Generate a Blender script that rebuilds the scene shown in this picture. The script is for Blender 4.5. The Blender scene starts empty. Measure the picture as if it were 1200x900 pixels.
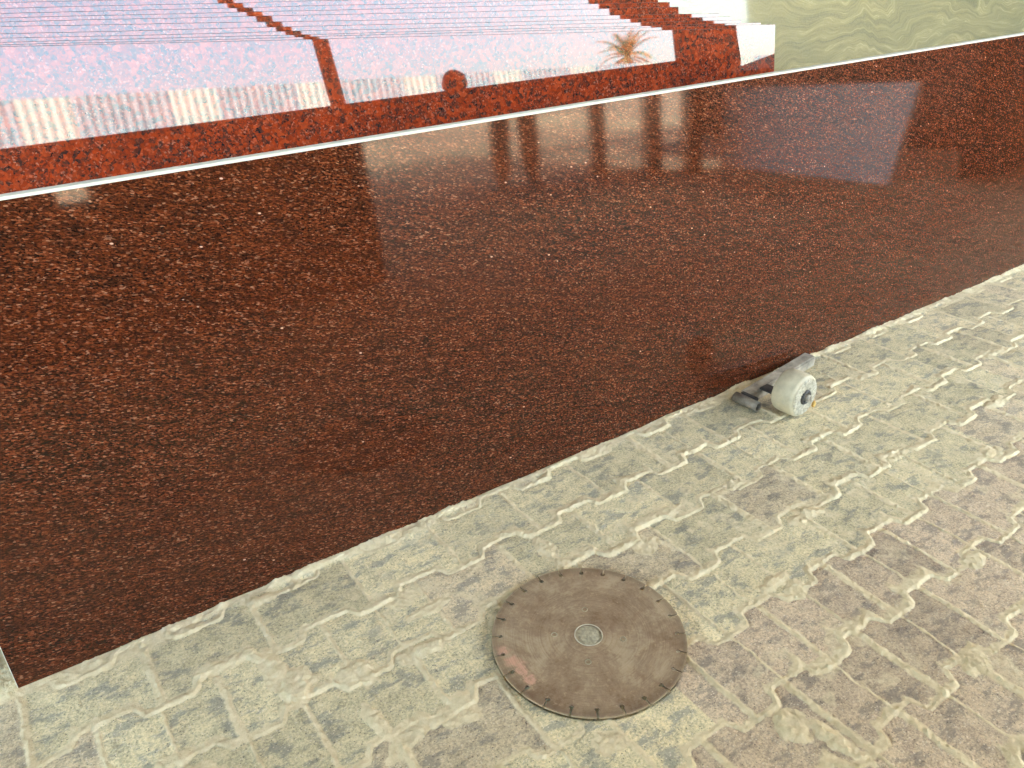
import bpy, bmesh, math, random
import numpy as np
from mathutils import Vector, Matrix
R = math.radians
random.seed(7); rng = np.random.default_rng(11)
sc = bpy.context.scene
col = sc.collection

# ------------------------------------------------------------------ helpers
def link(o, parent=None):
    col.objects.link(o)
    if parent is not None: o.parent = parent
    return o
def tag(o, label=None, cat=None, group=None, kind=None):
    if label: o['label'] = label
    if cat: o['category'] = cat
    if group: o['group'] = group
    if kind: o['kind'] = kind
    elif label: o['kind'] = 'thing'
    return o
def empty(name, loc=(0,0,0), rot=(0,0,0)):
    o = bpy.data.objects.new(name, None); o.location = loc; o.rotation_euler = rot; o.empty_display_size = .1
    return link(o)
def obj(name, bm, mats, parent=None, smooth=False, loc=None, rot=None):
    me = bpy.data.meshes.new(name)
    bmesh.ops.recalc_face_normals(bm, faces=bm.faces)
    bm.to_mesh(me); bm.free()
    for m in (mats if isinstance(mats, (list, tuple)) else [mats]): me.materials.append(m)
    if smooth: me.polygons.foreach_set('use_smooth', [True]*len(me.polygons))
    o = bpy.data.objects.new(name, me)
    if loc: o.location = loc
    if rot: o.rotation_euler = rot
    return link(o, parent)
def add_box(bm, c, s, rot=None, mat=0, bevel=0):
    r = bmesh.ops.create_cube(bm, size=1)
    vs = r['verts']
    M = Matrix.Translation(Vector(c)) @ (rot.to_4x4() if rot is not None else Matrix.Identity(4)) @ Matrix.Diagonal((*s, 1))
    bmesh.ops.transform(bm, matrix=M, verts=vs)
    fs = set(f for v in vs for f in v.link_faces)
    for f in fs: f.material_index = mat
    if bevel:
        es = list(set(e for v in vs for e in v.link_edges))
        r = bmesh.ops.bevel(bm, geom=es, offset=bevel, segments=2, affect='EDGES')
        for f in r['faces']: f.material_index = mat
    return vs
def add_tube(bm, p, q, r0, r1=None, seg=16, mat=0, caps=True):
    p, q = Vector(p), Vector(q); r1 = r0 if r1 is None else r1
    d = (q-p); L = d.length
    M = Matrix.Translation((p+q)/2) @ d.to_track_quat('Z','Y').to_matrix().to_4x4()
    r = bmesh.ops.create_cone(bm, cap_ends=caps, segments=seg, radius1=r0, radius2=r1, depth=L, matrix=M)
    for f in set(f for v in r['verts'] for f in v.link_faces): f.material_index = mat
def lathe(bm, prof, axis_o, axis_d, seg=48, mat=0):
    """revolve (radius, height) profile round an axis"""
    M = Matrix.Translation(Vector(axis_o)) @ Vector(axis_d).to_track_quat('Z','Y').to_matrix().to_4x4()
    rings = []
    for (r, h) in prof:
        rings.append([bm.verts.new(M @ Vector((r*math.cos(2*math.pi*i/seg), r*math.sin(2*math.pi*i/seg), h))) for i in range(seg)])
    for a, b in zip(rings, rings[1:]):
        for i in range(seg):
            f = bm.faces.new((a[i], a[(i+1)%seg], b[(i+1)%seg], b[i])); f.material_index = mat
    return rings

# ------------------------------------------------------------------ materials
class NT:
    def __init__(s, name):
        s.m = bpy.data.materials.new(name); s.m.use_nodes = True
        s.t = s.m.node_tree; s.b = s.t.nodes['Principled BSDF']
    def n(s, typ, **kw):
        nd = s.t.nodes.new(typ)
        for k, v in kw.items():
            if k.startswith('i_'):
                key = k[2:]; key = int(key) if key.isdigit() else key.replace('_', ' ')
                if hasattr(v, 'is_output') or isinstance(v, bpy.types.NodeSocket): s.t.links.new(v, nd.inputs[key])
                else: nd.inputs[key].default_value = v
            else: setattr(nd, k, v)
        return nd
    def l(s, a, b): s.t.links.new(a, b)
    def coord(s, scale=(1,1,1), rot=(0,0,0), which='Object'):
        tc = s.n('ShaderNodeTexCoord'); mp = s.n('ShaderNodeMapping')
        s.l(tc.outputs[which], mp.inputs['Vector']); mp.inputs['Scale'].default_value = scale; mp.inputs['Rotation'].default_value = rot
        return mp.outputs['Vector']
    def noise(s, vec, scale, detail=4, rough=.55, dist=0, out='Fac'):
        n = s.n('ShaderNodeTexNoise'); s.l(vec, n.inputs['Vector'])
        n.inputs['Scale'].default_value = scale; n.inputs['Detail'].default_value = detail
        n.inputs['Roughness'].default_value = rough; n.inputs['Distortion'].default_value = dist
        return n.outputs[out]
    def voro(s, vec, scale, feature='F1', out='Distance', rnd=1):
        n = s.n('ShaderNodeTexVoronoi', feature=feature); s.l(vec, n.inputs['Vector']); n.inputs['Scale'].default_value = scale
        n.inputs['Randomness'].default_value = rnd
        return n.outputs[out]
    def ramp(s, fac, stops, interp='LINEAR'):
        r = s.n('ShaderNodeValToRGB'); r.color_ramp.interpolation = interp
        el = r.color_ramp.elements
        while len(el) > 1: el.remove(el[-1])
        el[0].position = stops[0][0]; c = stops[0][1]; el[0].color = (*c, 1) if not isinstance(c, (int, float)) else (c, c, c, 1)
        for p, c in stops[1:]:
            e = el.new(p); e.color = (*c, 1) if not isinstance(c, (int, float)) else (c, c, c, 1)
        s.l(fac, r.inputs['Fac']); return r.outputs['Color']
    def mix(s, fac, a, b, blend='MIX'):
        m = s.n('ShaderNodeMix', data_type='RGBA', blend_type=blend)
        for sock, v in ((m.inputs[0], fac), (m.inputs[6], a), (m.inputs[7], b)):
            if isinstance(v, bpy.types.NodeSocket): s.l(v, sock)
            elif isinstance(v, (int, float)): sock.default_value = v
            else: sock.default_value = (*v, 1)
        return m.outputs[2]
    def math(s, op, a, b=None, c=None, clamp=False):
        m = s.n('ShaderNodeMath', operation=op); m.use_clamp = clamp
        for i, v in enumerate((a, b, c)):
            if v is None: continue
            if isinstance(v, bpy.types.NodeSocket): s.l(v, m.inputs[i])
            else: m.inputs[i].default_value = v
        return m.outputs[0]
    def sep(s, vec):
        n = s.n('ShaderNodeSeparateXYZ'); s.l(vec, n.inputs[0]); return n.outputs
    def attr(s, name):
        n = s.n('ShaderNodeAttribute', attribute_name=name); return n.outputs
    def bump(s, h, strength=.3, dist=.002):
        n = s.n('ShaderNodeBump'); s.l(h, n.inputs['Height']); n.inputs['Strength'].default_value = strength
        n.inputs['Distance'].default_value = dist; s.l(n.outputs[0], s.b.inputs['Normal'])
    def done(s, base=None, rough=None, metal=None, ior=None, spec=None):
        for k, v in (('Base Color', base), ('Roughness', rough), ('Metallic', metal), ('IOR', ior), ('Specular IOR Level', spec)):
            if v is None: continue
            if isinstance(v, bpy.types.NodeSocket): s.l(v, s.b.inputs[k])
            elif isinstance(v, (tuple, list)): s.b.inputs[k].default_value = (*v, 1)
            else: s.b.inputs[k].default_value = v
        return s.m
def plain(name, c, rough=.6, metal=0, var=.25, scale=20, bump=0):
    t = NT(name); v = t.coord()
    f = t.noise(v, scale, 5, .6)
    c2 = tuple(x*(1-var) for x in c); c3 = tuple(min(1, x*(1+var)) for x in c)
    cc = t.ramp(f, [(.3, c2), (.7, c3)])
    if bump: t.bump(t.noise(v, scale*6, 4), bump, .003)
    return t.done(cc, rough, metal)

def mat_brown():                                   # polished red-brown flow granite; local x along the slab, z up its face
    t = NT('brown_granite')
    v0 = t.coord(rot=(0, R(-15), 0))
    wob = t.n('ShaderNodeVectorMath', operation='MULTIPLY_ADD')
    nz = t.n('ShaderNodeTexNoise'); t.l(v0, nz.inputs['Vector']); nz.inputs['Scale'].default_value = 9; nz.inputs['Detail'].default_value = 3
    t.l(nz.outputs['Color'], wob.inputs[0]); wob.inputs[1].default_value = (.008, .008, .008); t.l(v0, wob.inputs[2])
    def st(sx, sz):
        mp = t.n('ShaderNodeMapping'); t.l(wob.outputs[0], mp.inputs['Vector']); mp.inputs['Scale'].default_value = (sx, 1, sz); return mp.outputs[0]
    a = st(.46, 1.05)
    c1 = t.sep(t.voro(a, 500, out='Color'))
    grain = t.ramp(c1[0], [(0, (.005, .004, .0035)), (.24, (.012, .007, .005)), (.40, (.045, .013, .0055)), (.62, (.090, .024, .009)),
                           (.82, (.155, .044, .017)), (.93, (.24, .095, .048)), (1, (.40, .25, .17))])
    c2 = t.sep(t.voro(st(.5, 1), 900, out='Color'))
    fine = t.ramp(c2[1], [(0, (.007, .006, .005)), (.4, (.030, .011, .005)), (.75, (.07, .024, .010)), (1, (.17, .075, .04))])
    base = t.mix(.38, grain, fine)
    c3 = t.sep(t.voro(st(.5, 1), 290, out='Color')); d3 = t.voro(st(.5, 1), 290)
    base = t.mix(t.math('MULTIPLY', t.ramp(c3[0], [(.90, 0), (.91, 1)], 'CONSTANT'), t.ramp(d3, [(.2, .7), (.4, 0)])), base, t.ramp(c3[1], [(0, (.10, .028, .011)), (.7, (.17, .058, .028)), (1, (.30, .15, .09))]))
    base = t.mix(t.math('MULTIPLY', t.ramp(c3[2], [(.70, 0), (.71, 1)], 'CONSTANT'), t.ramp(d3, [(.3, .8), (.5, 0)])), base, (.007, .006, .006))
    streak = t.noise(st(.36, 2.9), 40, 6, .72)
    base = t.mix(t.ramp(streak, [(.45, 0), (.62, .62)]), base, (.007, .006, .005))
    big = t.noise(st(.6, 1.2), 3.2, 4, .6)
    base = t.mix(t.ramp(big, [(.35, 0), (.7, .55)]), base, t.mix(.5, base, (.085, .025, .009)))
    spk = t.sep(t.voro(st(.55, 1), 80, out='Color'))
    d = t.voro(st(.55, 1), 80)
    m = t.math('MULTIPLY', t.ramp(spk[2], [(.955, 0), (.965, 1)], 'CONSTANT'), t.ramp(d, [(.09, .8), (.15, 0)]))
    base = t.mix(m, base, (.62, .44, .36))
    # thin dried slurry film splashed on the lower face
    z = t.sep(t.coord())[2]
    film = t.math('MULTIPLY', t.ramp(z, [(.0, 1), (.42, .0)]), t.ramp(t.noise(st(.3, 1), 5, 5, .65), [(.35, .0), (.75, .06)]))
    base = t.mix(film, base, (.28, .17, .10))
    rough = t.math('ADD', .055, t.math('MULTIPLY', film, 1.3))
    base = t.mix(1, base, (1.0, .715, .57), 'MULTIPLY')
    return t.done(base, rough, ior=1.385)

def mat_red(seed=0):
    t = NT('red_granite')
    mp = t.coord(); add = t.n('ShaderNodeVectorMath', operation='ADD'); t.l(mp, add.inputs[0]); add.inputs[1].default_value = (seed*3.7, seed*1.3, seed*2.1)
    v = add.outputs[0]
    nz = t.n('ShaderNodeTexNoise'); t.l(v, nz.inputs['Vector']); nz.inputs['Scale'].default_value = 60; nz.inputs['Detail'].default_value = 3
    w = t.n('ShaderNodeVectorMath', operation='MULTIPLY_ADD'); t.l(nz.outputs['Color'], w.inputs[0]); w.inputs[1].default_value = (.012,)*3; t.l(v, w.inputs[2])
    c1 = t.sep(t.voro(w.outputs[0], 74, out='Color'))
    g = t.ramp(c1[0], [(0, (.030, .024, .024)), (.25, (.10, .045, .032)), (.36, (.20, .036, .012)), (.7, (.36, .058, .015)), (1, (.45, .10, .034))])
    c2 = t.sep(t.voro(w.outputs[0], 190, out='Color'))
    f = t.ramp(c2[0], [(0, (.018, .016, .017)), (.35, (.06, .04, .036)), (.45, (.19, .04, .016)), (.85, (.30, .055, .018)), (1, (.4, .24, .18))])
    patch = t.noise(v, 9, 4, .65)
    base = t.mix(t.ramp(patch, [(.38, .25), (.62, .8)]), g, f)
    base = t.mix(t.ramp(t.noise(v, 5, 3), [(.5, 0), (.8, .5)]), base, t.mix(.6, base, (.02, .016, .016)))
    base = t.mix(1, base, (.92, .64, .52), 'MULTIPLY')
    return t.done(base, .02, ior=1.635)

def mat_green():
    t = NT('green_granite')
    v = t.coord()
    n1 = t.n('ShaderNodeTexNoise'); t.l(v, n1.inputs['Vector']); n1.inputs['Scale'].default_value = 1.3; n1.inputs['Detail'].default_value = 3; n1.inputs['Distortion'].default_value = .6
    w = t.n('ShaderNodeVectorMath', operation='MULTIPLY_ADD'); t.l(n1.outputs['Color'], w.inputs[0]); w.inputs[1].default_value = (.75, .4, .75); t.l(v, w.inputs[2])
    mp = t.n('ShaderNodeMapping'); t.l(w.outputs[0], mp.inputs['Vector']); mp.inputs['Scale'].default_value = (.55, .5, 7); mp.inputs['Rotation'].default_value = (0, R(12), 0)
    b1 = t.noise(mp.outputs[0], 2.2, 6, .62, .4)
    base = t.ramp(b1, [(.28, (.26, .26, .16)), (.42, (.35, .33, .185)), (.5, (.40, .37, .20)), (.56, (.47, .43, .235)), (.575, (.62, .56, .32)), (.59, (.43, .40, .215)), (.72, (.37, .345, .205))])
    mp2 = t.n('ShaderNodeMapping'); t.l(w.outputs[0], mp2.inputs['Vector']); mp2.inputs['Scale'].default_value = (.5, .5, 34)
    b2 = t.noise(mp2.outputs[0], 3, 5, .7, .3)
    base = t.mix(t.ramp(b2, [(.38, .35), (.5, 0), (.58, 0), (.60, .5), (.62, 0)]), base, t.mix(t.ramp(b2, [(.5, 0), (.55, 1)], 'CONSTANT'), (.22, .23, .15), (.60, .56, .34)))
    base = t.mix(t.ramp(t.noise(v, 70, 4), [(.4, 0), (.7, .3)]), base, (.5, .47, .33))
    base = t.mix(1, base, (.95, .78, .66), 'MULTIPLY')
    return t.done(base, .05, ior=1.55)

def mat_pave():
    t = NT('paver_stone')
    v = t.coord()
    mort = t.attr('mortar')['Fac']; tint = t.attr('tint')['Fac']; val = t.attr('tone')['Fac']
    f1 = t.math('ADD', t.math('MULTIPLY', t.noise(v, 210, 6, .75), .65), t.math('MULTIPLY', t.noise(v, 28, 6, .7), .35)); f2 = t.noise(v, 430, 4, .7)
    grey = t.ramp(f1, [(.36, (.23, .215, .15)), (.46, (.47, .438, .295)), (.57, (.69, .635, .425))])
    purp = t.ramp(f1, [(.36, (.19, .147, .122)), (.46, (.39, .315, .245)), (.59, (.60, .505, .37))])
    base = t.mix(tint, grey, purp)
    # worn, dust-free bluish patches
    st = t.n('ShaderNodeMapping'); t.l(v, st.inputs['Vector']); st.inputs['Rotation'].default_value = (0, 0, R(35)); st.inputs['Scale'].default_value = (1, 2, 1)
    pn = t.noise(st.outputs[0], 15, 8, .74)
    pm = t.math('MULTIPLY', t.ramp(pn, [(.51, 0), (.58, .78)]), t.math('SUBTRACT', 1, mort, clamp=True))
    bl = t.mix(tint, t.ramp(f2, [(.3, (.13, .14, .138)), (.65, (.28, .29, .26))]), t.ramp(f2, [(.3, (.13, .115, .11)), (.65, (.26, .225, .19))]))
    base = t.mix(pm, base, bl)
    # dark pits and pale grains
    vp = t.voro(v, 260); vc = t.sep(t.voro(v, 260, out='Color'))
    base = t.mix(t.math('MULTIPLY', t.ramp(vc[0], [(.86, 0), (.87, 1)], 'CONSTANT'), t.ramp(vp, [(.2, .75), (.4, 0)])), base, (.07, .07, .06))
    base = t.mix(t.math('MULTIPLY', t.ramp(vc[1], [(.8, 0), (.81, 1)], 'CONSTANT'), t.ramp(vp, [(.2, .7), (.45, 0)])), base, (.66, .62, .5))
    base = t.mix(1, base, val, 'MULTIPLY')
    base = t.mix(1, base, (1.10, 1.04, .95), 'MULTIPLY')
    # dried cement slurry in and over the joints
    mc = t.ramp(t.noise(v, 45, 5, .65), [(.3, (.54, .45, .27)), (.7, (.74, .65, .43))])
    mf = t.math('ADD', mort, t.math('MULTIPLY', t.math('SUBTRACT', t.noise(v, 90, 5, .7), .5), .8), clamp=True)
    base = t.mix(t.ramp(mf, [(.24, 0), (.58, .97)]), base, mc)
    base = t.mix(1, base, (1.13, 1.07, .985), 'MULTIPLY')
    h = t.math('ADD', t.math('MULTIPLY', f1, 1.0), t.math('MULTIPLY', f2, .5))
    t.bump(h, .8, .003)
    return t.done(base, .88, spec=.25)

M = dict(
    brown=mat_brown(), green=mat_green(), pave=mat_pave(),
    sawn=plain('sawn_edge', (.56, .50, .39), .75, 0, .12, 60),
    rough_back=plain('sawn_back', (.022, .012, .009), .8, 0, .3, 90),
    red_edge=plain('red_edge', (.10, .045, .035), .8, 0, .4, 90),
    green_edge=plain('green_edge', (.45, .43, .3), .75, 0, .2, 50),
    nylon=plain('nylon', (.54, .45, .28), .65, 0, .2, 26, .3),
    nylon_worn=plain('worn_nylon', (.47, .405, .275), .8, 0, .42, 130, .8),
    steel=plain('worn_steel', (.34, .285, .20), .7, .1, .5, 28),
    dusty_steel=plain('dusty_steel', (.22, .175, .12), .7, .2, .3, 90),
    dark_steel=plain('dark_steel', (.05, .042, .032), .6, .15, .4, 60),
    dust=plain('stone_dust', (.56, .49, .33), .9, 0, .2, 70, .3),
    plug=plain('packed_dust', (.44, .37, .22), .9, 0, .35, 160, .8),
    peel=plain('dry_leaf', (.62, .36, .08), .7, 0, .3, 200),
    black_granite=plain('black_granite', (.012, .011, .011), .35, 0, .5, 120),
    white=plain('white_marble', (.84, .83, .81), .5, 0, .08, 6),
    paint=plain('white_paint', (.75, .74, .72), .6, 0, .06, 9),
    concrete=plain('concrete', (.10, .085, .075), .85, 0, .3, 7),
    timber=plain('timber', (.13, .06, .04), .8, 0, .3, 12),
    sheet=plain('sheet_metal', (.37, .53, .60), .55, .0, .12, 3),
    skylight=plain('translucent_sheet', (.62, .76, .72), .5, 0, .06, 3),
    roofm=plain('roof_sheet', (.20, .20, .20), .7, 0, .15, 2),
    bark=plain('palm_bark', (.16, .12, .08), .9, 0, .35, 15),
    frond=plain('palm_frond', (.32, .34, .12), .6, 0, .35, 3),
    dryfrond=plain('dry_palm_frond', (.46, .32, .13), .7, 0, .3, 3),
    skin=plain('skin', (.30, .17, .11), .55, 0, .08, 20),
    hair=plain('black_hair', (.012, .010, .009), .6, 0, .3, 90),
    shirt=plain('dark_shirt', (.03, .022, .024), .85, 0, .3, 30),
    trousers=plain('dark_trousers', (.018, .014, .016), .9, 0, .3, 30),
    shoe=plain('dark_shoe', (.02, .016, .015), .7, 0, .3, 30),
)

# ------------------------------------------------------------------ camera
Rm = Matrix(((0.822704, 0.287419, -0.490458), (-0.568106, 0.384817, -0.727442), (-0.020344, 0.877101, 0.479875)))
cam = bpy.data.cameras.new('camera'); cam.sensor_width = 36; cam.lens = 27.9; cam.clip_start = .02; cam.clip_end = 2000
co = link(bpy.data.objects.new('camera', cam)); co.matrix_world = Matrix.Translation((0, 0, 1.10)) @ Rm.to_4x4()
sc.camera = co

# ------------------------------------------------------------------ pavement (one graded sheet to the horizon)
def vnoise(x, y, s, seed):
    X = x*s; Y = y*s; ix = np.floor(X).astype(np.int64); iy = np.floor(Y).astype(np.int64); fx = X-ix; fy = Y-iy
    fx = fx*fx*(3-2*fx); fy = fy*fy*(3-2*fy)
    def h(a, b):
        n = (a*374761393 + b*668265263 + seed*1442695041) & 0x7fffffff
        n = ((n ^ (n >> 13))*1274126177) & 0x7fffffff
        return ((n ^ (n >> 16)) & 0xffff)/65535.
    return (h(ix, iy)*(1-fx)+h(ix+1, iy)*fx)*(1-fy)+(h(ix, iy+1)*(1-fx)+h(ix+1, iy+1)*fx)*fy
def fbm(x, y, s, seed, o=4):
    r = 0; a = .5; t = 0
    for i in range(o): r = r+a*vnoise(x, y, s*2**i, seed+i); t += a; a *= .55
    return r/t
def sm(x, a, b):
    q = np.clip((x-a)/(b-a), 0, 1); return q*q*(3-2*q)
ROW0, DROW, PER = 1.103, .1476, .195
def zig(x, k):
    ph = np.where(k % 2 == 0, 1.10, 1.193)+.010*np.sin(k*2.3)
    q = np.abs(((x-ph)/PER+.5) % 1-.5)          # 0 at the middle of a high plateau, .5 low
    return .0135*(1-2*sm(q, .19, .31))
def hsh(a, b, s):
    n = (a*73856093 ^ b*19349663 ^ s*83492791) & 0x7fffffff
    n = ((n ^ (n >> 13))*1274126177) & 0x7fffffff
    return ((n ^ (n >> 15)) & 0xffff)/65535.
def pave():
    def axis(lo, hi, segs):
        out = []
        for a, b, st in segs: out.append(np.arange(a, b, st))
        return np.concatenate(out+[np.array([hi])])
    def grow(a, b, st, f):      # growing steps outwards
        r = [a]; 
        while abs(r[-1]-a) < abs(b-a): r.append(r[-1]+st*(1 if b > a else -1)); st *= f
        return np.array(r[1:])
    xs = np.concatenate([grow(-.55, -400, .02, 1.25)[::-1], np.arange(-.55, 1.7, .0024), np.arange(1.7, 3.7, .0042), grow(3.7, 400, .02, 1.25)])
    ys = np.concatenate([grow(.10, -400, .02, 1.25)[::-1], np.arange(.10, 1.36, .0024), grow(1.36, 400, .02, 1.25)])
    X, Y = np.meshgrid(xs, ys); x = X.ravel(); y = Y.ravel()
    near = (x > -1.5) & (x < 6) & (y > -1.5) & (y < 3.5)
    wx = x+.010*(fbm(x, y, 22, 3)-.5)+.004*(fbm(x, y, 90, 5, 2)-.5); wy = y+.010*(fbm(x, y, 20, 13)-.5)+.005*(fbm(x, y, 90, 15, 2)-.5)
    kf = (ROW0-wy)/DROW
    k0 = np.round(kf).astype(np.int64)
    dmin = np.full(x.shape, 9.); sgn = np.zeros(x.shape)
    e = .002
    rowid = np.floor(kf).astype(np.int64)
    for dk in (-1, 0, 1):
        k = k0+dk
        yk = ROW0-DROW*k+zig(wx, k); sl = (zig(wx+e, k)-zig(wx-e, k))/(2*e)
        d = (wy-yk)/np.sqrt(1+sl*sl)
        m = np.abs(d) < dmin; dmin = np.where(m, np.abs(d), dmin); sgn = np.where(m, d, sgn)
        rowid = np.where(m, np.where(d > 0, k-1, k), rowid)       # row r lies between joint r and joint r+1
    off = np.where(rowid % 2 == 0, .503, .605); PC = .1965
    cf = (wx-off)/PC+.012*(hsh(rowid, rowid*0, 4)-.5)
    cn = np.round(cf); dx = (cf-cn)*PC
    cid = np.floor(cf).astype(np.int64)
    jid = cn.astype(np.int64)
    # extra half-joints
    hx = (cf-np.floor(cf)-.5)*PC
    half = (hsh(rowid, cid, 9) < np.where((y < .66) & (x > .75), .55, .28))
    cid2 = cid*2+np.where(half & (hx > 0), 1, 0)
    # bead of slurry along joints
    amp = fbm(x, y, 7, 31, 3); jig = fbm(x, y, 55, 41, 3)
    wr = .0046+.0046*sm(amp, .35, .75)+.005*(jig-.5)
    wa = wr*np.where(sgn > 0, 1.35+.9*sm(fbm(x, y, 16, 35, 3), .4, .7), .62)
    bead_r = np.exp(-(dmin/wa)**2*1.2)
    hr = (.0020+.0030*sm(amp, .3, .75))*(.8+.5*jig)
    ja = hsh(rowid, jid, 21)
    wc = .0048+.0060*ja+.003*(jig-.5)
    bead_c = np.exp(-(dx/wc)**2*1.2); hc = .0017+.0024*ja
    wh = .0032; bead_h = np.where(half, np.exp(-(hx/wh)**2), 0); hh = .0016
    z = np.maximum.reduce([bead_r*hr, bead_c*hc, bead_h*hh])
    mort = np.maximum.reduce([np.exp(-(dmin/(wa*1.25))**2)*1.05, bead_c*(.75+.4*ja), bead_h*.8])
    # a small step on the camera side of the row joints: the bead overhangs slightly
    z = z-.0026*np.exp(-((sgn+wr*1.35)/.0035)**2)*(.4+.9*amp)
    # bedding sediment against the slab foot
    fy = 1.268-y+.012*(fbm(x, y, 6, 77, 3)-.5)
    foot = np.exp(-np.clip(fy, 0, 9)**2/(.013+.020*sm(fbm(x, y, 7, 71), .45, .7))**2)
    foot = np.where(y > 1.27, 1, foot)
    z = np.maximum(z, foot*.006*(.3+1.1*sm(fbm(x, y, 11, 73, 4), .3, .75))); mort = np.maximum(mort, foot*1.05)
    # splashes
    blobs = [(.225,1.238,.030,.016,.011,-.2),(.209,.996,.035,.045,.010,0),(.200,1.06,.016,.05,.008,.1),(.310,.968,.030,.035,.010,0),(.296,.850,.013,.055,.009,.1),
             (.430,.945,.05,.018,.008,0),(.425,.800,.035,.03,.006,.3),(1.255,.953,.035,.016,.009,0),(1.069,.972,.035,.017,.008,0),
             (1.078,.692,.045,.016,.009,0),(1.099,.655,.03,.022,.009,.3),(.838,.463,.030,.032,.010,.8),(.87,.40,.018,.05,.009,.1),(2.127,.798,.04,.02,.012,0),
             (1.863,.683,.035,.018,.007,0),(1.30,.79,.06,.018,.009,0),(.484,1.026,.04,.013,.006,0),(.185,1.054,.015,.03,.006,0),(.952,.925,.03,.03,.003,0),
             (.771,1.03,.018,.05,.003,0),(.584,.607,.025,.022,.005,0),(.13,1.12,.04,.014,.007,0),(.33,.80,.05,.02,.004,.2),(1.66,.81,.05,.015,.006,0),(2.4,.96,.05,.02,.007,0),
             (.45,1.075,.03,.02,.006,0),(.02,.92,.05,.03,.005,0),(1.45,.50,.03,.02,.006,0),(1.2,.36,.03,.03,.007,.4),(.98,.51,.03,.016,.006,0)]
    for bx, by, rx, ry, h, a in blobs:
        u = (x-bx)*math.cos(a)+(y-by)*math.sin(a); w = -(x-bx)*math.sin(a)+(y-by)*math.cos(a)
        sel = (np.abs(x-bx) < .25) & (np.abs(y-by) < .25)
        d = np.full(x.shape, 9.); d[sel] = np.sqrt((u[sel]/rx)**2+(w[sel]/ry)**2)+1.5*(fbm(x[sel], y[sel], 34, 91)-.5)
        b = 1-sm(d, .25, 1.25); bm_ = 1-sm(d, .75, 1.25)
        z = np.maximum(z, b*h*.42*(.70+.6*fbm(x, y, 60, 95, 4))); mort = np.maximum(mort, bm_*(.75+.6*fbm(x, y, 50, 97, 3)))
    # each paver sits a little differently, edges worn
    tl = .0016*(hsh(rowid, cid2, 51)-.5)
    edge = np.minimum(dmin, np.abs(dx))
    z = z+tl+.0022*(fbm(x, y, 9, 61)-.5)+.0011*(fbm(x, y, 120, 62, 3)-.5)-.0015*np.exp(-(edge/.010)**2)
    z = z+mort*.0034*(fbm(x, y, 130, 64, 3)-.5)+.0022*mort*sm(vnoise(x, y, 170, 66), .78, .92)+.0012*sm(vnoise(x, y, 140, 67), .86, .95)
    z = np.where(near, z, 0.0)
    blade = np.hypot(x-.688, y-.7915) < .186
    z = np.where(blade, np.minimum(z, .0045), z); z = np.where(np.hypot(x-.688, y-.7915) < .173, np.minimum(z, -.004), z)
    dust = sm(fbm(x, y, 26, 81, 5), .50, .66)*.34*sm(fbm(x, y, 4, 83, 2), .35, .65)+.10
    mort = np.clip(np.maximum(mort, dust), 0, 1.2)
    tint = np.where((rowid >= 3) & (x > .74-.1*(rowid-3)), .85, 0.)
    tint = np.where((rowid <= 2) & (hsh(rowid, cid2, 57) > .86), .5, tint)
    tint = np.where((rowid == 2) & (x > 1.9), .6, tint); tint = np.where((rowid <= 1) & (x > 2.4), np.maximum(tint, .25), tint)
    tone = .80+.30*hsh(rowid, cid2, 59)
    nx, ny = len(xs), len(ys)
    V = np.c_[x, y, z].astype(np.float32)
    i = np.arange(nx*ny).reshape(ny, nx)
    F = np.stack([i[:-1, :-1], i[:-1, 1:], i[1:, 1:], i[1:, :-1]], -1).reshape(-1, 4)
    me = bpy.data.meshes.new('pavement')
    me.vertices.add(len(V)); me.vertices.foreach_set('co', V.ravel())
    me.loops.add(F.size); me.loops.foreach_set('vertex_index', F.ravel().astype(np.int32))
    me.polygons.add(len(F)); me.polygons.foreach_set('loop_start', (np.arange(len(F))*4).astype(np.int32)); me.polygons.foreach_set('loop_total', np.full(len(F), 4, np.int32))
    me.polygons.foreach_set('use_smooth', np.ones(len(F), bool))
    me.update(calc_edges=True)
    for nm, arr in (('mortar', mort), ('tint', tint), ('tone', tone)):
        at = me.attributes.new(nm, 'FLOAT', 'POINT'); at.data.foreach_set('value', arr.astype(np.float32))
    me.materials.append(M['pave'])
    tag(link(bpy.data.objects.new('pavement', me)), 'dusty interlocking zigzag pavers with raised cement joints', kind='structure')
pave()

# ------------------------------------------------------------------ slabs
def plate(name, outline, th, face_mat, edge_mat, back_mat, chamfer=.003, low=.0012, loc=(0,0,0), rot=(0,0,0)):
    """slab: outline in local x,z (counter-clockwise seen from the front, -y), polished face at y=0, thickness to +y, chamfered arris"""
    bm = bmesh.new()
    pts = [Vector((p[0], 0, p[1])) for p in outline]; n = len(pts)
    cen = sum(pts, Vector())/n
    inner = []
    for i in range(n):
        a, b, c = pts[i-1], pts[i], pts[(i+1) % n]
        d1 = (b-a).normalized(); d2 = (c-b).normalized()
        n1 = Vector((-d1.z, 0, d1.x)); n2 = Vector((-d2.z, 0, d2.x)); m = (n1+n2)
        m = m/max(.3, (1+n1.dot(n2)))
        inner.append(b+Vector((m.x*low, 0, m.z*(chamfer if m.z < 0 else low))))
    f0 = [bm.verts.new(p) for p in inner]
    f1 = [bm.verts.new(p+Vector((0, chamfer, 0))) for p in pts]
    f2 = [bm.verts.new(p+Vector((0, th, 0))) for p in pts]
    F = bm.faces.new(f0); F.material_index = 0
    for i in range(n):
        j = (i+1) % n
        q = bm.faces.new((f0[i], f0[j], f1[j], f1[i])); q.material_index = 1
        q = bm.faces.new((f1[i], f1[j], f2[j], f2[i])); q.material_index = 1
    B = bm.faces.new(f2[::-1]); B.material_index = 2
    return obj(name, bm, [face_mat, edge_mat, back_mat], loc=loc, rot=rot)

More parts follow.
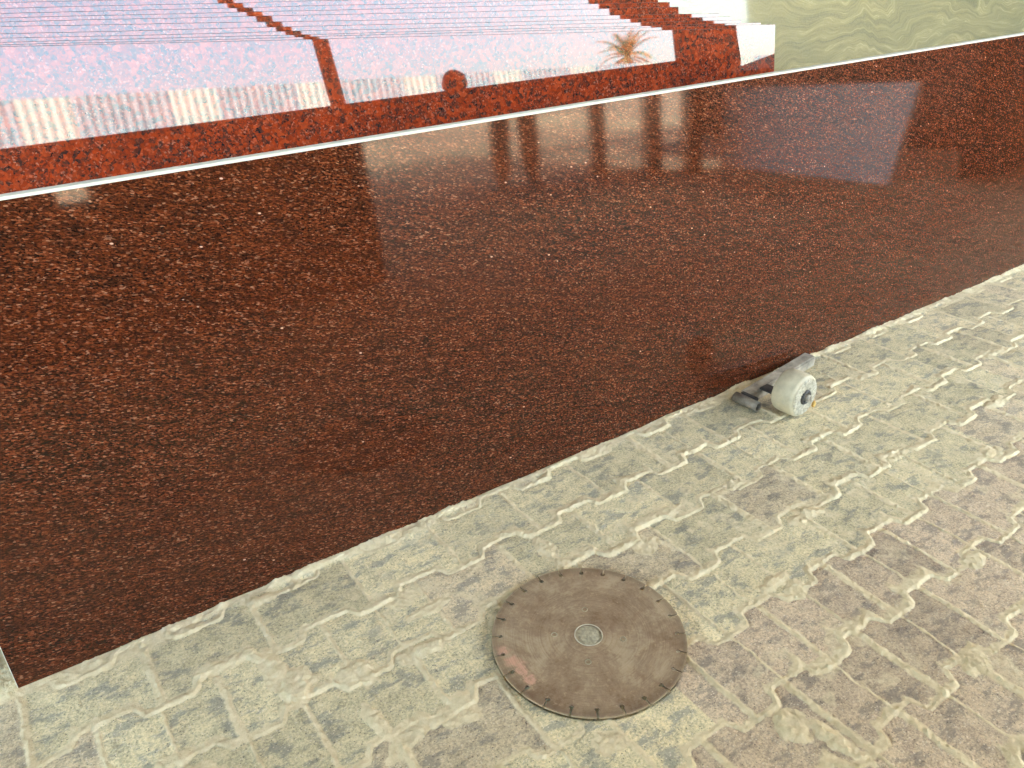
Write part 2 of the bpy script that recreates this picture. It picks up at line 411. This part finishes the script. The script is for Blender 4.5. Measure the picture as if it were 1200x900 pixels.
# brown slab: foot along y = 1.27, leaning back 4 degrees; rises a little towards the right
bot = [(-.180+i*.09, .0022*math.sin(i*1.9)+.0018*random.uniform(-1, 1)) for i in range(0, 45)]
bot[0] = (-.180, .003)
out = bot+[(3.95, .846), (-.180, .806)]
plate('granite_slab', out, .030, M['brown'], M['sawn'], M['rough_back'], .0042, loc=(0, 1.27, .002), rot=(-R(4), 0, 0))
slab = bpy.data.objects['granite_slab']
tag(slab, 'long polished red-brown granite slab with white sawn top edge, leaning in front of all others', 'granite slab')

# bright red slabs: a leaning stack behind it, each turned and raised a little over the one before
REDS = [(.886, .776, 2.983), (.889, .775, 3.272), (.894, .781, 3.231), (.902, .795, 3.157), (.913, .808, 3.141), (.930, .820, 3.113), (.942, .855, 2.907),
        (.952, .875, 2.898), (.962, .893, 2.868), (.975, .912, 2.807), (.990, .93, 2.78), (1.004, .945, 2.75), (1.02, .96, 2.73)]
ORD = ['front', 'second', 'third', 'fourth', 'fifth', 'sixth', 'seventh', 'eighth', 'ninth', 'tenth', 'eleventh', 'twelfth', 'rearmost']
redmats = [mat_red(0), mat_red(1), mat_red(2)]
for k, (zl, zr, xr) in enumerate(REDS):
    lean = R(8.5-.04*k); phi = R(-5+.29*k)
    Q = Vector((1.0, 2.725+.035*k, .5))
    o = plate('red_slab', [(0, 0), (1, 0), (1, 1), (0, 1)], .02, redmats[k % 3], M['red_edge'], M['red_edge'], .0012)
    bpy.data.objects.remove(o)
    ux = Vector((math.cos(phi), math.sin(phi), 0)); uz = Vector((-math.sin(phi)*math.sin(lean), math.cos(phi)*math.sin(lean), math.cos(lean)))
    # local outline: x along ux from Q, z up the face; foot at world z = .012
    cl = math.cos(lean); z0 = (.012-.5)/cl
    xl = -1.9; xR = (xr-1.0)/math.cos(phi)*1.0
    def top(xw, zl=zl, zr=zr, xr=xr): return (zl+(zr-zl)*(xw-.19)/(xr-.19)-.5)/cl
    rr = random.Random(k)
    tops = [(xR-(xR-xl)*i/14, top(1+(xR-(xR-xl)*i/14))+rr.uniform(-.0012, .0012)) for i in range(15)]
    if k == 0:
        tops = [(xR+.03, tops[0][1]-.125), (xR+.002, tops[0][1]-.018), (xR-.012, tops[0][1]-.001)]+tops[1:]
        outl = [(xl, z0), (xR+.03, z0)]+tops
    else:
        outl = [(xl, z0), (xR, z0)]+tops
    o = plate('granite_slab', outl, .02, redmats[k % 3], M['red_edge'], M['red_edge'], .0013)
    mw = Matrix.Identity(4)
    yd = uz.cross(ux)
    for r_ in range(3):
        mw[r_][0] = ux[r_]; mw[r_][1] = -(ux.cross(uz))[r_]*1.0 if False else uz.cross(ux)[r_]; mw[r_][2] = uz[r_]; mw[r_][3] = Q[r_]
    o.matrix_world = mw
    lab = {0: 'front bright red polished slab of the leaning stack, broken right corner, mirroring sky and shed',
           1: 'second bright red slab of the stack, its square right end showing beyond the broken corner',
           12: 'rearmost bright red slab of the leaning stack'}.get(k, f'{ORD[k]} bright red slab counted from the front of the leaning red stack')
    tag(o, lab, 'granite slab', 'bright red granite slabs leaning in a stack')

# green slab behind on the right
phi = R(-8); lean = R(8)
o = plate('granite_slab', [(-1.6, 0), (4.6, 0), (4.6, 1.75), (1.5, 1.78), (-1.6, 1.76)], .02, M['green'], M['green_edge'], M['green_edge'], .0015)
o.rotation_mode = 'XYZ'; o.matrix_world = Matrix.Translation((5.0, 4.22, .012)) @ Matrix.Rotation(phi, 4, 'Z') @ Matrix.Rotation(-lean, 4, 'X')
tag(o, 'large olive green polished slab with wavy pale veins, leaning behind the red stack', 'granite slab')

# ------------------------------------------------------------------ saw blade lying on the pavers
def saw_blade(C, Z, rad=.1755):
    root = empty('saw_blade', (C[0], C[1], Z), (R(.5), R(-.4), 0))
    tag(root, 'round rusty brown diamond saw blade lying flat on the pavers', 'saw blade')
    cu = bpy.data.curves.new('blade_outline', 'CURVE'); cu.dimensions = '2D'; cu.fill_mode = 'BOTH'; cu.extrude = .0015
    def spl(pts):
        s = cu.splines.new('POLY'); s.points.add(len(pts)-1); s.use_cyclic_u = True
        for p, q in zip(s.points, pts): p.co = (q[0], q[1], 0, 1)
    N = 24; ph = math.atan2(.925-.7915, .7794-.688)
    pts = []; slots = []
    for i in range(N):
        a = ph+2*math.pi*i/N
        ca, sa = math.cos(a), math.sin(a)
        def P(r, t): return (r*ca-t*sa, r*sa+t*ca)
        w = .0017; L = .0155; hr = .0042
        pts.append(P(math.sqrt(rad**2-w*w), -w)); 
        r_in = rad-L
        pts.append(P(r_in+hr*.9, -w))
        for j in range(1, 12):
            t = -math.pi*.88+2*math.pi*.88*j/12
            # keyhole circle centred r_in, open towards the rim
            pts.append(P(r_in-hr*math.cos(t)*-1*-1 if False else r_in+hr*math.cos(math.pi+ (t)*-1)*1.0, hr*math.sin(t)))
        pts.append(P(r_in+hr*.9, w)); pts.append(P(math.sqrt(rad**2-w*w), w))
        for j in range(1, 10):
            b = a+2*math.pi/N*j/10; pts.append((rad*math.cos(b), rad*math.sin(b)))
    spl(pts)
    def circ(cx, cy, r, n=40): spl([(cx+r*math.cos(2*math.pi*i/n), cy-r*math.sin(2*math.pi*i/n)) for i in range(n)])
    circ(0, 0, .0245)
    tmp = bpy.data.objects.new('blade_outline', cu); col.objects.link(tmp)
    dg = bpy.context.evaluated_depsgraph_get(); me = bpy.data.meshes.new_from_object(tmp.evaluated_get(dg)); bpy.data.objects.remove(tmp); me.name = 'blade_disc'
    t = NT('rusty_blade'); v = t.coord()
    f = t.noise(v, 14, 6, .68); g = t.noise(v, 240, 4, .7)
    base = t.ramp(t.noise(v, 9, 7, .75, .4), [(.38, (.20, .13, .076)), (.5, (.30, .22, .14)), (.60, (.42, .335, .22))])
    base = t.mix(t.ramp(g, [(.4, 0), (.75, .5)]), base, (.36, .29, .20))
    base = t.mix(t.ramp(t.noise(v, 30, 5, .7), [(.55, 0), (.75, .5)]), base, (.16, .08, .045))
    for px, py, pr in ((-.1464, .032, .013), (-.1436, .0068, .011), (-.1444, -.0196, .011), (-.1478, .060, .012), (-.136, .018, .008)):
        s = t.n('ShaderNodeVectorMath', operation='DISTANCE'); t.l(v, s.inputs[0]); s.inputs[1].default_value = (px, py, .0015)
        dd = t.math('ADD', s.outputs['Value'], t.math('MULTIPLY', t.math('SUBTRACT', t.noise(v, 110, 5, .7), .5), .026))
        base = t.mix(t.math('MULTIPLY', t.ramp(dd, [(pr-.003, .95), (pr+.001, 0)]), t.ramp(t.noise(v, 160, 4, .7), [(.38, .5), (.5, 1)])), base, (.56, .34, .24))
    rd_ = t.n('ShaderNodeVectorMath', operation='LENGTH'); t.l(v, rd_.inputs[0])
    base = t.mix(t.ramp(rd_.outputs['Value'], [(.155, 0), (.1735, .5)]), base, (.12, .085, .055))
    base = t.mix(t.ramp(rd_.outputs['Value'], [(.1748, 0), (.1753, .6)]), base, (.5, .42, .28))
    rg = t.n('ShaderNodeVectorMath', operation='LENGTH'); t.l(v, rg.inputs[0])
    cx = t.n('ShaderNodeCombineXYZ'); t.l(rg.outputs['Value'], cx.inputs[0]); sw = t.noise(cx.outputs[0], 260, 4, .7)
    base = t.mix(t.math('MULTIPLY', t.ramp(sw, [(.45, 0), (.62, .4)]), t.ramp(f, [(.4, .2), (.55, 1)])), base, (.17, .105, .058))
    base = t.mix(t.ramp(t.noise(v, 75, 6, .75), [(.56, 0), (.68, .6)]), base, (.46, .36, .23))
    t.bump(t.math('ADD', f, t.math('MULTIPLY', g, .3)), .35, .0015)
    me.materials.clear(); me.materials.append(t.done(t.mix(1, base, (1.02, .93, .80), 'MULTIPLY'), .85, 0, spec=.2))
    d = link(bpy.data.objects.new('blade_disc', me), root)
    # hub washer ring and dust packed in the arbor hole
    bm = bmesh.new(); lathe(bm, [(.0238, .0013), (.0250, .0022), (.0262, .0013)], (0, 0, .0004), (0, 0, 1), 48)
    obj('arbor_ring', bm, M['dust'], root, True)
    for dx, dy in ((.035, .0545), (-.0545, .0395), (.0445, -.0445), (-.0475, -.0565)):
        L = math.hypot(dx, dy); bm = bmesh.new()
        lathe(bm, [(.0042, .0012), (.0050, .0024), (.0058, .0012)], (dx/L*.062, dy/L*.062, .0004), (0, 0, 1), 24)
        obj('pin_hole_rim', bm, M['plug'], root, True)
    bm = bmesh.new()
    bmesh.ops.create_icosphere(bm, subdivisions=4, radius=1)
    for v_ in bm.verts:
        n_ = math.sin(v_.co.x*9+1)*math.cos(v_.co.y*7)*.35+math.sin(v_.co.x*17+v_.co.y*13)*.2
        v_.co = Vector((v_.co.x*.0236, v_.co.y*.0236, v_.co.z*.0022*(1+n_)+.0003*n_-.0007))
    pd = obj('slurry_plug', bm, M['plug'], root, True)
    return root
saw_blade((.688, .7915), .0082)

# ------------------------------------------------------------------ slab trolley with nylon wheel
def trolley():
    root = empty('slab_trolley', (1.70, 1.17, 0), (0, 0, R(4)))
    tag(root, 'low steel slab trolley with one cream nylon wheel at the foot of the brown slab', 'trolley')
    bm = bmesh.new()                                  # channel bar (L section) running along the slab foot
    add_box(bm, (.040, .046, .031), (.33, .032, .005), Matrix.Rotation(R(3.5), 3, 'Z'), bevel=.0012)
    add_box(bm, (.041, .0300, .0155), (.33, .005, .026), Matrix.Rotation(R(3.5), 3, 'Z'), bevel=.001)
    obj('channel_bar', bm, M['steel'], root)
    bm = bmesh.new()                                  # cross tube showing at the left end
    lathe(bm, [(.0105, 0), (.014, 0), (.014, .075), (.0105, .075), (.0105, 0)], (-.142, -.018, .018), (0, 1, 0), 24)
    obj('cross_tube', bm, M['dusty_steel'], root, True)
    bm = bmesh.new(); add_box(bm, (-.128, .022, .018), (.010, .05, .03), bevel=.001); obj('end_plate', bm, M['dark_steel'], root)
    bm = bmesh.new()                                  # fork holding the wheel
    add_box(bm, (-.066, -.006, .036), (.034, .06, .006), bevel=.001)
    add_box(bm, (-.066, -.034, .048), (.034, .006, .03), bevel=.001)
    obj('fork', bm, M['dark_steel'], root)
    w = empty('wheel', (-.072, -.072, .0605)); w.parent = root
    bm = bmesh.new(); r = .0585; hw = .034
    prof = [(.020, -hw+.004), (.020, -hw), (.036, -hw-.0005), (.050, -hw+.001), (.0555, -hw+.004), (r, -hw+.010), (r+.0007, 0), (r, hw-.010), (.0555, hw-.004), (.050, hw-.001), (.020, hw)]
    lathe(bm, prof, (0, 0, 0), (0, 1, 0), 64)
    for v in bm.verts:
        rad = math.hypot(v.co.x, v.co.z); a = math.atan2(v.co.z, v.co.x)
        if rad > .045: v.co *= 1+.006*math.sin(a*9+v.co.y*90)*math.sin(a*5+2)+.004*math.sin(a*23+v.co.y*40)
    ty = obj('tyre', bm, M['nylon'], w, True)
    bm = bmesh.new()                                  # chewed white face of the tyre
    rings = []
    for i, rr in enumerate((.0205, .027, .034, .041, .047, .0515)):
        rings.append([bm.verts.new(((rr+.0014*math.sin(j*1.7+i))*math.cos(2*math.pi*j/72), -.0352+.0022*math.sin(j*2.3+i*1.9)*math.sin(j*.7+i)-(.0012 if 0 < i < 5 else -.001), (rr+.0014*math.sin(j*1.7+i))*math.sin(2*math.pi*j/72))) for j in range(72)])
    for a, b in zip(rings, rings[1:]):
        for j in range(72): bm.faces.new((a[j], a[(j+1) % 72], b[(j+1) % 72], b[j]))
    obj('worn_face', bm, M['nylon_worn'], w, True)
    bm = bmesh.new(); lathe(bm, [(.0125, -.038), (.0150, -.0395), (.0185, -.0395), (.0205, -.037), (.0205, -.028), (.0125, -.028), (.0125, -.038)], (0, 0, 0), (0, 1, 0), 40)
    obj('bearing', bm, M['dark_steel'], w, True)
    bm = bmesh.new(); lathe(bm, [(.0001, -.0475), (.006, -.047), (.0075, -.045), (.0075, .05), (.0001, .05)], (0, 0, 0), (0, 1, 0), 24)
    bmesh.ops.create_cone(bm, cap_ends=True, segments=6, radius1=.0115, radius2=.0115, depth=.007, matrix=Matrix.Translation((0, -.041, 0)) @ Matrix.Rotation(R(90), 4, 'X'))
    obj('axle', bm, M['steel'], w)
    bm = bmesh.new(); add_tube(bm, (.004, -.0465, .006), (.010, -.049, -.019), .0035, .0002, 8); obj('split_pin', bm, M['steel'], w)
    return root
trolley()
bm = bmesh.new()
bmesh.ops.create_icosphere(bm, subdivisions=2, radius=1)
for v in bm.verts: v.co = Vector((v.co.x*.011, v.co.y*.006, v.co.z*.006*(1+.4*math.sin(v.co.x*5))))
o = obj('dry_leaf', bm, M['peel'], None, True, (1.705, 1.075, .0085), (0, R(-25), R(30)))
tag(o, 'tiny orange dry leaf scrap on the pavers beside the wheel', 'leaf')

# ------------------------------------------------------------------ the yard behind the camera (seen mirrored in the polished slabs)
def slab_row(name, x0, x1, y, h, n, label, group=None, mat='black_granite'):
    for i in range(n):
        bm = bmesh.new(); xa = x0-.05*i; xb = x1-.03*i; hh = h-.02*i; ha, hb, za, zb = .255, .368, .565, .655     # made-up cut-out, lets sunlit ground show as a bright mirrored patch
        add_box(bm, ((xa+ha)/2, 0, hh/2), (ha-xa, .02, hh)); add_box(bm, ((hb+xb)/2, 0, hh/2), (xb-hb, .02, hh))
        add_box(bm, ((ha+hb)/2, 0, za/2), (hb-ha, .02, za)); add_box(bm, ((ha+hb)/2, 0, (zb+hh)/2), (hb-ha, .02, hh-zb))
        o = obj('stone_slab', bm, M[mat], None, False, (0, y-.034*i, .018), (R(3.5), 0, 0))
        tag(o, label[i] if isinstance(label, list) else label, 'granite slab', group)
slab_row('stone_slab', -3.4, 1.50, -.74, .86, 4, ['foremost black slab of the row with square cut-outs behind the photographer',
         'second black slab of the row behind the photographer', 'third black slab of the row behind the photographer', 'rearmost black slab of the row behind the photographer'],
         'black slabs standing in a row')
for i, (x, y, w, h) in enumerate(((4.32, -2.55, .56, .98), (4.50, -2.10, .44, .92), (4.63, -1.80, .34, .95))):
    bm = bmesh.new(); add_box(bm, (0, 0, h/2), (w, .10, h), bevel=.006)
    o = obj('stone_post', bm, M['black_granite'], None, False, (x, y, .003), (0, 0, R(-55)))
    tag(o, ['leftmost dark granite post standing beside the person', 'middle narrow dark granite post of the three', 'dark granite post nearest the white marble slab'][i], 'stone post', 'dark granite posts standing upright')
o = plate('marble_slab', [(0, 0), (1.625, 0), (1.775, .58), (.02, .565)], .03, M['white'], M['white'], M['white'], .002)
o.matrix_world = Matrix.Translation((4.87, -1.723, .004)) @ Matrix.Rotation(math.atan2(1.596, -.319), 4, 'Z') @ Matrix.Diagonal((1, -1, 1, 1)) @ Matrix.Rotation(R(-2), 4, 'X')
tag(o, 'low white marble slab with a slanting end standing right of the granite posts', 'marble slab')
for i in range(5):  # added row, blocks bright ground on the right from the mirrored view
    bm = bmesh.new(); add_box(bm, (0, 0, .42-.01*i), (3.4, .02, .84-.02*i), bevel=.002)
    o = obj('stone_slab', bm, M['black_granite'], None, False, (6.45+.03*i, -.06+.034*i, .018), (R(-4), 0, R(-8)))
    tag(o, ['front black slab of the short row right of the marble slab', 'second black slab of the short row right of the marble slab', 'third black slab of the short row right of the marble slab',
            'fourth black slab of the short row right of the marble slab', 'last black slab of the short row right of the marble slab'][i], 'granite slab', 'black slabs in the short right-hand row')

for i in range(4):  # added dark backdrop, hides sunlit ground beyond the marble in the mirrored view
    bm = bmesh.new(); add_box(bm, (0, 0, .49-.01*i), (3.7, .02, .98-.02*i), bevel=.002)
    o = obj('stone_slab', bm, M['black_granite'], None, False, (6.05+.034*i, -1.55, .018), (R(4), 0, R(-79)))
    tag(o, ['tall black slab standing directly behind the marble slab', 'second tall black slab behind the marble slab', 'third tall black slab behind the marble slab', 'last tall black slab behind the marble slab'][i], 'granite slab', 'tall black slabs behind the marble slab')

# leaning pole and pillar
bm = bmesh.new(); p1 = Vector((2.60, -4.07, 2.262)); p0 = Vector((2.66, -4.10, 1.59)); d = (p1-p0)/(p1.z-p0.z)
a = p0-d*p0.z; b = p0+d*(3.15-p0.z); add_tube(bm, a, b, .095, .088, 20)
o = obj('timber_pole', bm, M['timber']); tag(o, 'slightly leaning dark timber pole near the roof edge', 'pole')
bm = bmesh.new(); add_box(bm, (0, 0, 1.2), (.95, .5, 2.4), bevel=.01); add_box(bm, (0, 0, .06), (1.15, .7, .12), bevel=.01)
o = obj('pillar', bm, M['timber'], None, False, (7.73, -3.75, .003), (0, 0, R(35))); tag(o, 'wide dark red brick pier standing in the yard', 'pillar')

# long corrugated shed wall
def fence():
    A = Vector((-1.886, -13.41, 0)); B = Vector((17.34, -18.69, 0)); dirv = (B-A).normalized()
    root = empty('corrugated_shed', A, (0, 0, math.atan2(dirv.y, dirv.x))); tag(root, 'long low shed wall of corrugated sheets with translucent strips', 'shed')
    x = -14.; H = 3.6; pitch = .2; i = 0
    while x < 34:
        for w, m in ((2.0, 'sheet'), (1.05, 'skylight')):
            bm = bmesh.new(); n = int(w/pitch*8); prev = None
            for j in range(n+1):
                xx = x+w*j/n; yy = .014*math.sin(2*math.pi*xx/pitch)
                c = (bm.verts.new((xx, yy, .02)), bm.verts.new((xx, yy, H)))
                if prev: bm.faces.new((prev[0], c[0], c[1], prev[1]))
                prev = c
            o = obj('skylight_panel' if m == 'skylight' else 'sheet_panel', bm, M[m], root, True); x += w
    bm = bmesh.new(); add_box(bm, (10, -2.72, 3.41), (48, 5.3, .06), Matrix.Rotation(R(3), 3, 'X')); obj('roof', bm, M['roofm'], root)
    bm = bmesh.new(); add_box(bm, (10, -5.0, 1.7), (48, .1, 3.3)); obj('rear_wall', bm, M['sheet'], root)
fence()

def palm(loc, h):
    root = empty('palm_tree', (*loc, 0)); tag(root, 'single date palm with green and dry brown fronds standing beyond the shed', 'palm tree')
    bm = bmesh.new(); prev = None; n = 14
    for i in range(n):
        z0 = h*i/n; add_tube(bm, (.1*math.sin(i*.2), 0, z0), (.1*math.sin(i*.2+.2), 0, z0+h/n+.03), .24-.006*i, .20-.006*i, 12)
    obj('trunk', bm, M['bark'], root)
    r = random.Random(3)
    for k in range(26):
        az = k*2.4+r.uniform(-.3, .3); el = r.uniform(-.3, 1.25); L = r.uniform(1.5, 2.0)
        bm = bmesh.new(); P = Vector((0, 0, h)); dv = Vector((math.cos(az)*math.cos(el), math.sin(az)*math.cos(el), math.sin(el)))
        m = 14
        for i in range(m):
            q = P+dv*L/m; side = dv.cross(Vector((0, 0, 1))).normalized(); up = side.cross(dv)
            add_tube(bm, P, q, .018*(1-i/m)+.004, None, 5, caps=False)
            if i > 1:
                for s in (-1, 1):
                    for e in (0, .5):
                        w = .55*math.sin(math.pi*(i+e)/m*.9+.2); b0 = P+(q-P)*e
                        tip = b0+side*s*w*.75+dv*w*.6-Vector((0, 0, .12*w))
                        v = [bm.verts.new(b0), bm.verts.new(b0+dv*.05), bm.verts.new(tip)]; bm.faces.new(v)
            P = q; dv = (dv+Vector((0, 0, -.10))).normalized()
        obj('frond', bm, M['dryfrond'] if (k % 3 == 0 or el < .1) else M['frond'], root)
palm((23.77, -31.17), 5.7)

# canopy over the work area
def canopy():
    root = empty('canopy', (0, 0, 0)); tag(root, 'big open sided sheet metal canopy over the slab yard', 'canopy')
    x0, x1, y0, y1, H = -9., 8.2, -4.6, 8.5, 3.75
    bm = bmesh.new(); n = 170
    prev = None
    for i in range(n+1):
        x = x0+(x1-x0)*i/n; z = H+.16+.03*(1 if (i//2) % 2 else 0)
        c = (bm.verts.new((x, y0-.15, z)), bm.verts.new((x, y1+.15, z+.25)))
        if prev: bm.faces.new((prev[0], c[0], c[1], prev[1]))
        prev = c
    obj('roof_sheet', bm, M['roofm'], root)
    for y in (y0, 0., 4., y1):
        bm = bmesh.new(); add_box(bm, ((x0+x1)/2, y, H+.06+.25*(y-y0)/(y1-y0)), (x1-x0, .1, .16)); obj('beam', bm, M['dark_steel'], root)
    for x in (x0+.2, x1-.1):
        for y in (y0, y1):
            bm = bmesh.new(); add_box(bm, (x, y, H/2), (.12, .12, H)); add_box(bm, (x, y, .012), (.3, .3, .024)); obj('column', bm, M['dark_steel'], root)
    bm = bmesh.new(); add_box(bm, ((x0+x1)/2, y1+.12, H/2), (x1-x0, .04, H)); obj('rear_sheeting', bm, M['sheet'], root)  # added back wall, blocks light coming from the rear
    bm = bmesh.new(); add_box(bm, (x1+.12, (y1-.5)/2, H/2+.25), (.04, y1+.5, H+.5)); obj('side_sheeting', bm, M['sheet'], root)  # added sheet, keeps direct sun off the green slab and right-hand ground
canopy()

# ------------------------------------------------------------------ person, seen only mirrored in the slabs
def person(loc, face):
    J = {}
    V = []; E = []; RAD = []
    def v(p, r, par=None):
        V.append(p); RAD.append(r); i = len(V)-1
        if par is not None: E.append((par, i))
        return i
    pel = v((0, 0, .93), (.165, .115))
    wa = v((0, .01, 1.08), (.145, .10), pel); ch = v((0, 0, 1.25), (.165, .115), wa); up = v((0, .01, 1.37), (.15, .09), ch)
    nk = v((0, .015, 1.45), (.085, .08), up); hd0 = v((0, .0, 1.525), (.085, .09), nk); hd1 = v((0, -.005, 1.60), (.078, .094), hd0); hd2 = v((0, .005, 1.665), (.06, .075), hd1)
    for s in (-1, 1):
        hip = v((.095*s, 0, .88), (.098, .098), pel); kn = v((.125*s, -.01, .49), (.098, .10), hip); cf = v((.135*s, .02, .33), (.095, .10), kn); an = v((.14*s, .02, .12), (.078, .08), cf)
        he = v((.142*s, .01, .045), (.042, .04), an); v((.165*s, -.15, .03), (.038, .026), he)
        sh = v((.185*s, .01, 1.375), (.062, .062), up); el = v((.235*s, .02, 1.10), (.046, .046), sh); wr = v((.215*s, -.09, .885), (.030, .026), el)
        pm = v((.21*s, -.115, .825), (.040, .018), wr)
        for f in range(4):
            off = (-.027+.018*f); L = (.062, .072, .067, .05)[f]
            k1 = v((.21*s+.004*s, -.122+off, .775), (.0095, .0095), pm); k2 = v((.205*s, -.124+off, .775-L*.5), (.0085, .0085), k1); v((.192*s, -.122+off, .775-L*.9), (.007, .007), k2)
        t1 = v((.195*s, -.15, .82), (.0105, .0105), wr); v((.185*s, -.168, .785), (.009, .009), t1)
    me = bpy.data.meshes.new('person'); me.from_pydata(V, E, [])
    o = bpy.data.objects.new('person', me); col.objects.link(o)
    o.modifiers.new('s', 'SKIN'); sl = me.skin_vertices[0].data
    for i, r in enumerate(RAD): sl[i].radius = r
    sl[0].use_root = True
    ss = o.modifiers.new('u', 'SUBSURF'); ss.levels = 2; ss.render_levels = 2
    dg = bpy.context.evaluated_depsgraph_get(); m2 = bpy.data.meshes.new_from_object(o.evaluated_get(dg)); bpy.data.objects.remove(o)
    m2.name = 'person'; m2.materials.clear(); m2.transform(Matrix.Scale(.875, 4))
    for k in ('skin', 'shirt', 'trousers', 'shoe'): m2.materials.append(M[k])
    for p in m2.polygons:
        c = p.center/.875; arm = abs(c.x) > .17 and c.z < 1.18
        p.material_index = 3 if c.z < .085 else (0 if (arm and (c.z < 1.0) and abs(c.x) > .165 and c.z < .96 and c.y < .02 and abs(c.x) > .16) else (2 if c.z < .96 else (1 if c.z < 1.445 else 0)))
        p.use_smooth = True
    po = link(bpy.data.objects.new('person', m2)); po.location = loc; po.rotation_euler = (0, 0, face)
    tag(po, 'person in dark shirt and dark trousers standing under the canopy edge', 'person')
    bm = bmesh.new(); bmesh.ops.create_uvsphere(bm, u_segments=20, v_segments=12, radius=1)
    for w in bm.verts:
        q = .010*math.sin(w.co.z*7+w.co.x*3)+.008*math.sin(w.co.x*5+1)
        w.co = Vector((w.co.x*(.155+q), w.co.y*(.16+q)+.02, w.co.z*.15+1.635))
    ch = obj('turban', bm, M['hair'], po, True); ch.scale = (.875,)*3
    bm = bmesh.new(); add_tube(bm, (0, -.088, 1.615), (0, -.112, 1.575), .008, .015, 10)
    obj('nose', bm, M['skin'], po, True).scale = (.875,)*3
    for s in (-1, 1):
        bm = bmesh.new(); bmesh.ops.create_uvsphere(bm, u_segments=10, v_segments=8, radius=.011, matrix=Matrix.Translation((.030*s, -.082, 1.605))); obj('eye', bm, M['hair'], po, True).scale = (.875,)*3
        bm = bmesh.new(); bmesh.ops.create_uvsphere(bm, u_segments=10, v_segments=8, radius=.03, matrix=Matrix.Translation((.082*s, .005, 1.585)) @ Matrix.Diagonal((.3, .7, 1.1, 1))); obj('ear', bm, M['skin'], po, True).scale = (.875,)*3
    bm = bmesh.new(); add_box(bm, (0, -.086, 1.538), (.045, .008, .009), bevel=.003); obj('mouth', bm, M['timber'], po).scale = (.875,)*3
person((3.60, -2.68, .004), R(-150))

# ------------------------------------------------------------------ light, sky, exposure
to_sun = Vector((.85, .22, .95)).normalized()
el = math.asin(to_sun.z); az = math.atan2(to_sun.x, to_sun.y)
w = bpy.data.worlds.new('World'); sc.world = w; w.use_nodes = True
nt = w.node_tree; bg = nt.nodes['Background']; sky = nt.nodes.new('ShaderNodeTexSky'); sky.sky_type = 'NISHITA'; sky.sun_disc = False
sky.sun_elevation = el; sky.sun_rotation = az; sky.dust_density = 3.5; sky.air_density = 1.15; sky.ozone_density = 0
hs = nt.nodes.new('ShaderNodeHueSaturation'); hs.inputs['Saturation'].default_value = 1.1; nt.links.new(sky.outputs[0], hs.inputs['Color']); nt.links.new(hs.outputs[0], bg.inputs['Color']); bg.inputs['Strength'].default_value = .13
sun = bpy.data.lights.new('sun', 'SUN'); sun.energy = 1.25; sun.angle = R(1.5); sun.color = (1, .97, .92)
so = link(bpy.data.objects.new('sun', sun)); so.rotation_euler = to_sun.to_track_quat('Z', 'Y').to_euler()
vs = sc.view_settings; sc.display_settings.display_device = 'sRGB'; vs.view_transform = 'Standard'; vs.look = 'None'; vs.gamma = 1; vs.use_curve_mapping = False; vs.exposure = 4.7
sc.render.engine = 'CYCLES'; cy = sc.cycles; cy.max_bounces = 7; cy.diffuse_bounces = 4; cy.glossy_bounces = 4; cy.use_denoising = True
try: cy.denoiser = 'OPENIMAGEDENOISE'; cy.denoising_input_passes = 'RGB_ALBEDO_NORMAL'
except Exception: pass
cy.caustics_reflective = False; cy.caustics_refractive = False
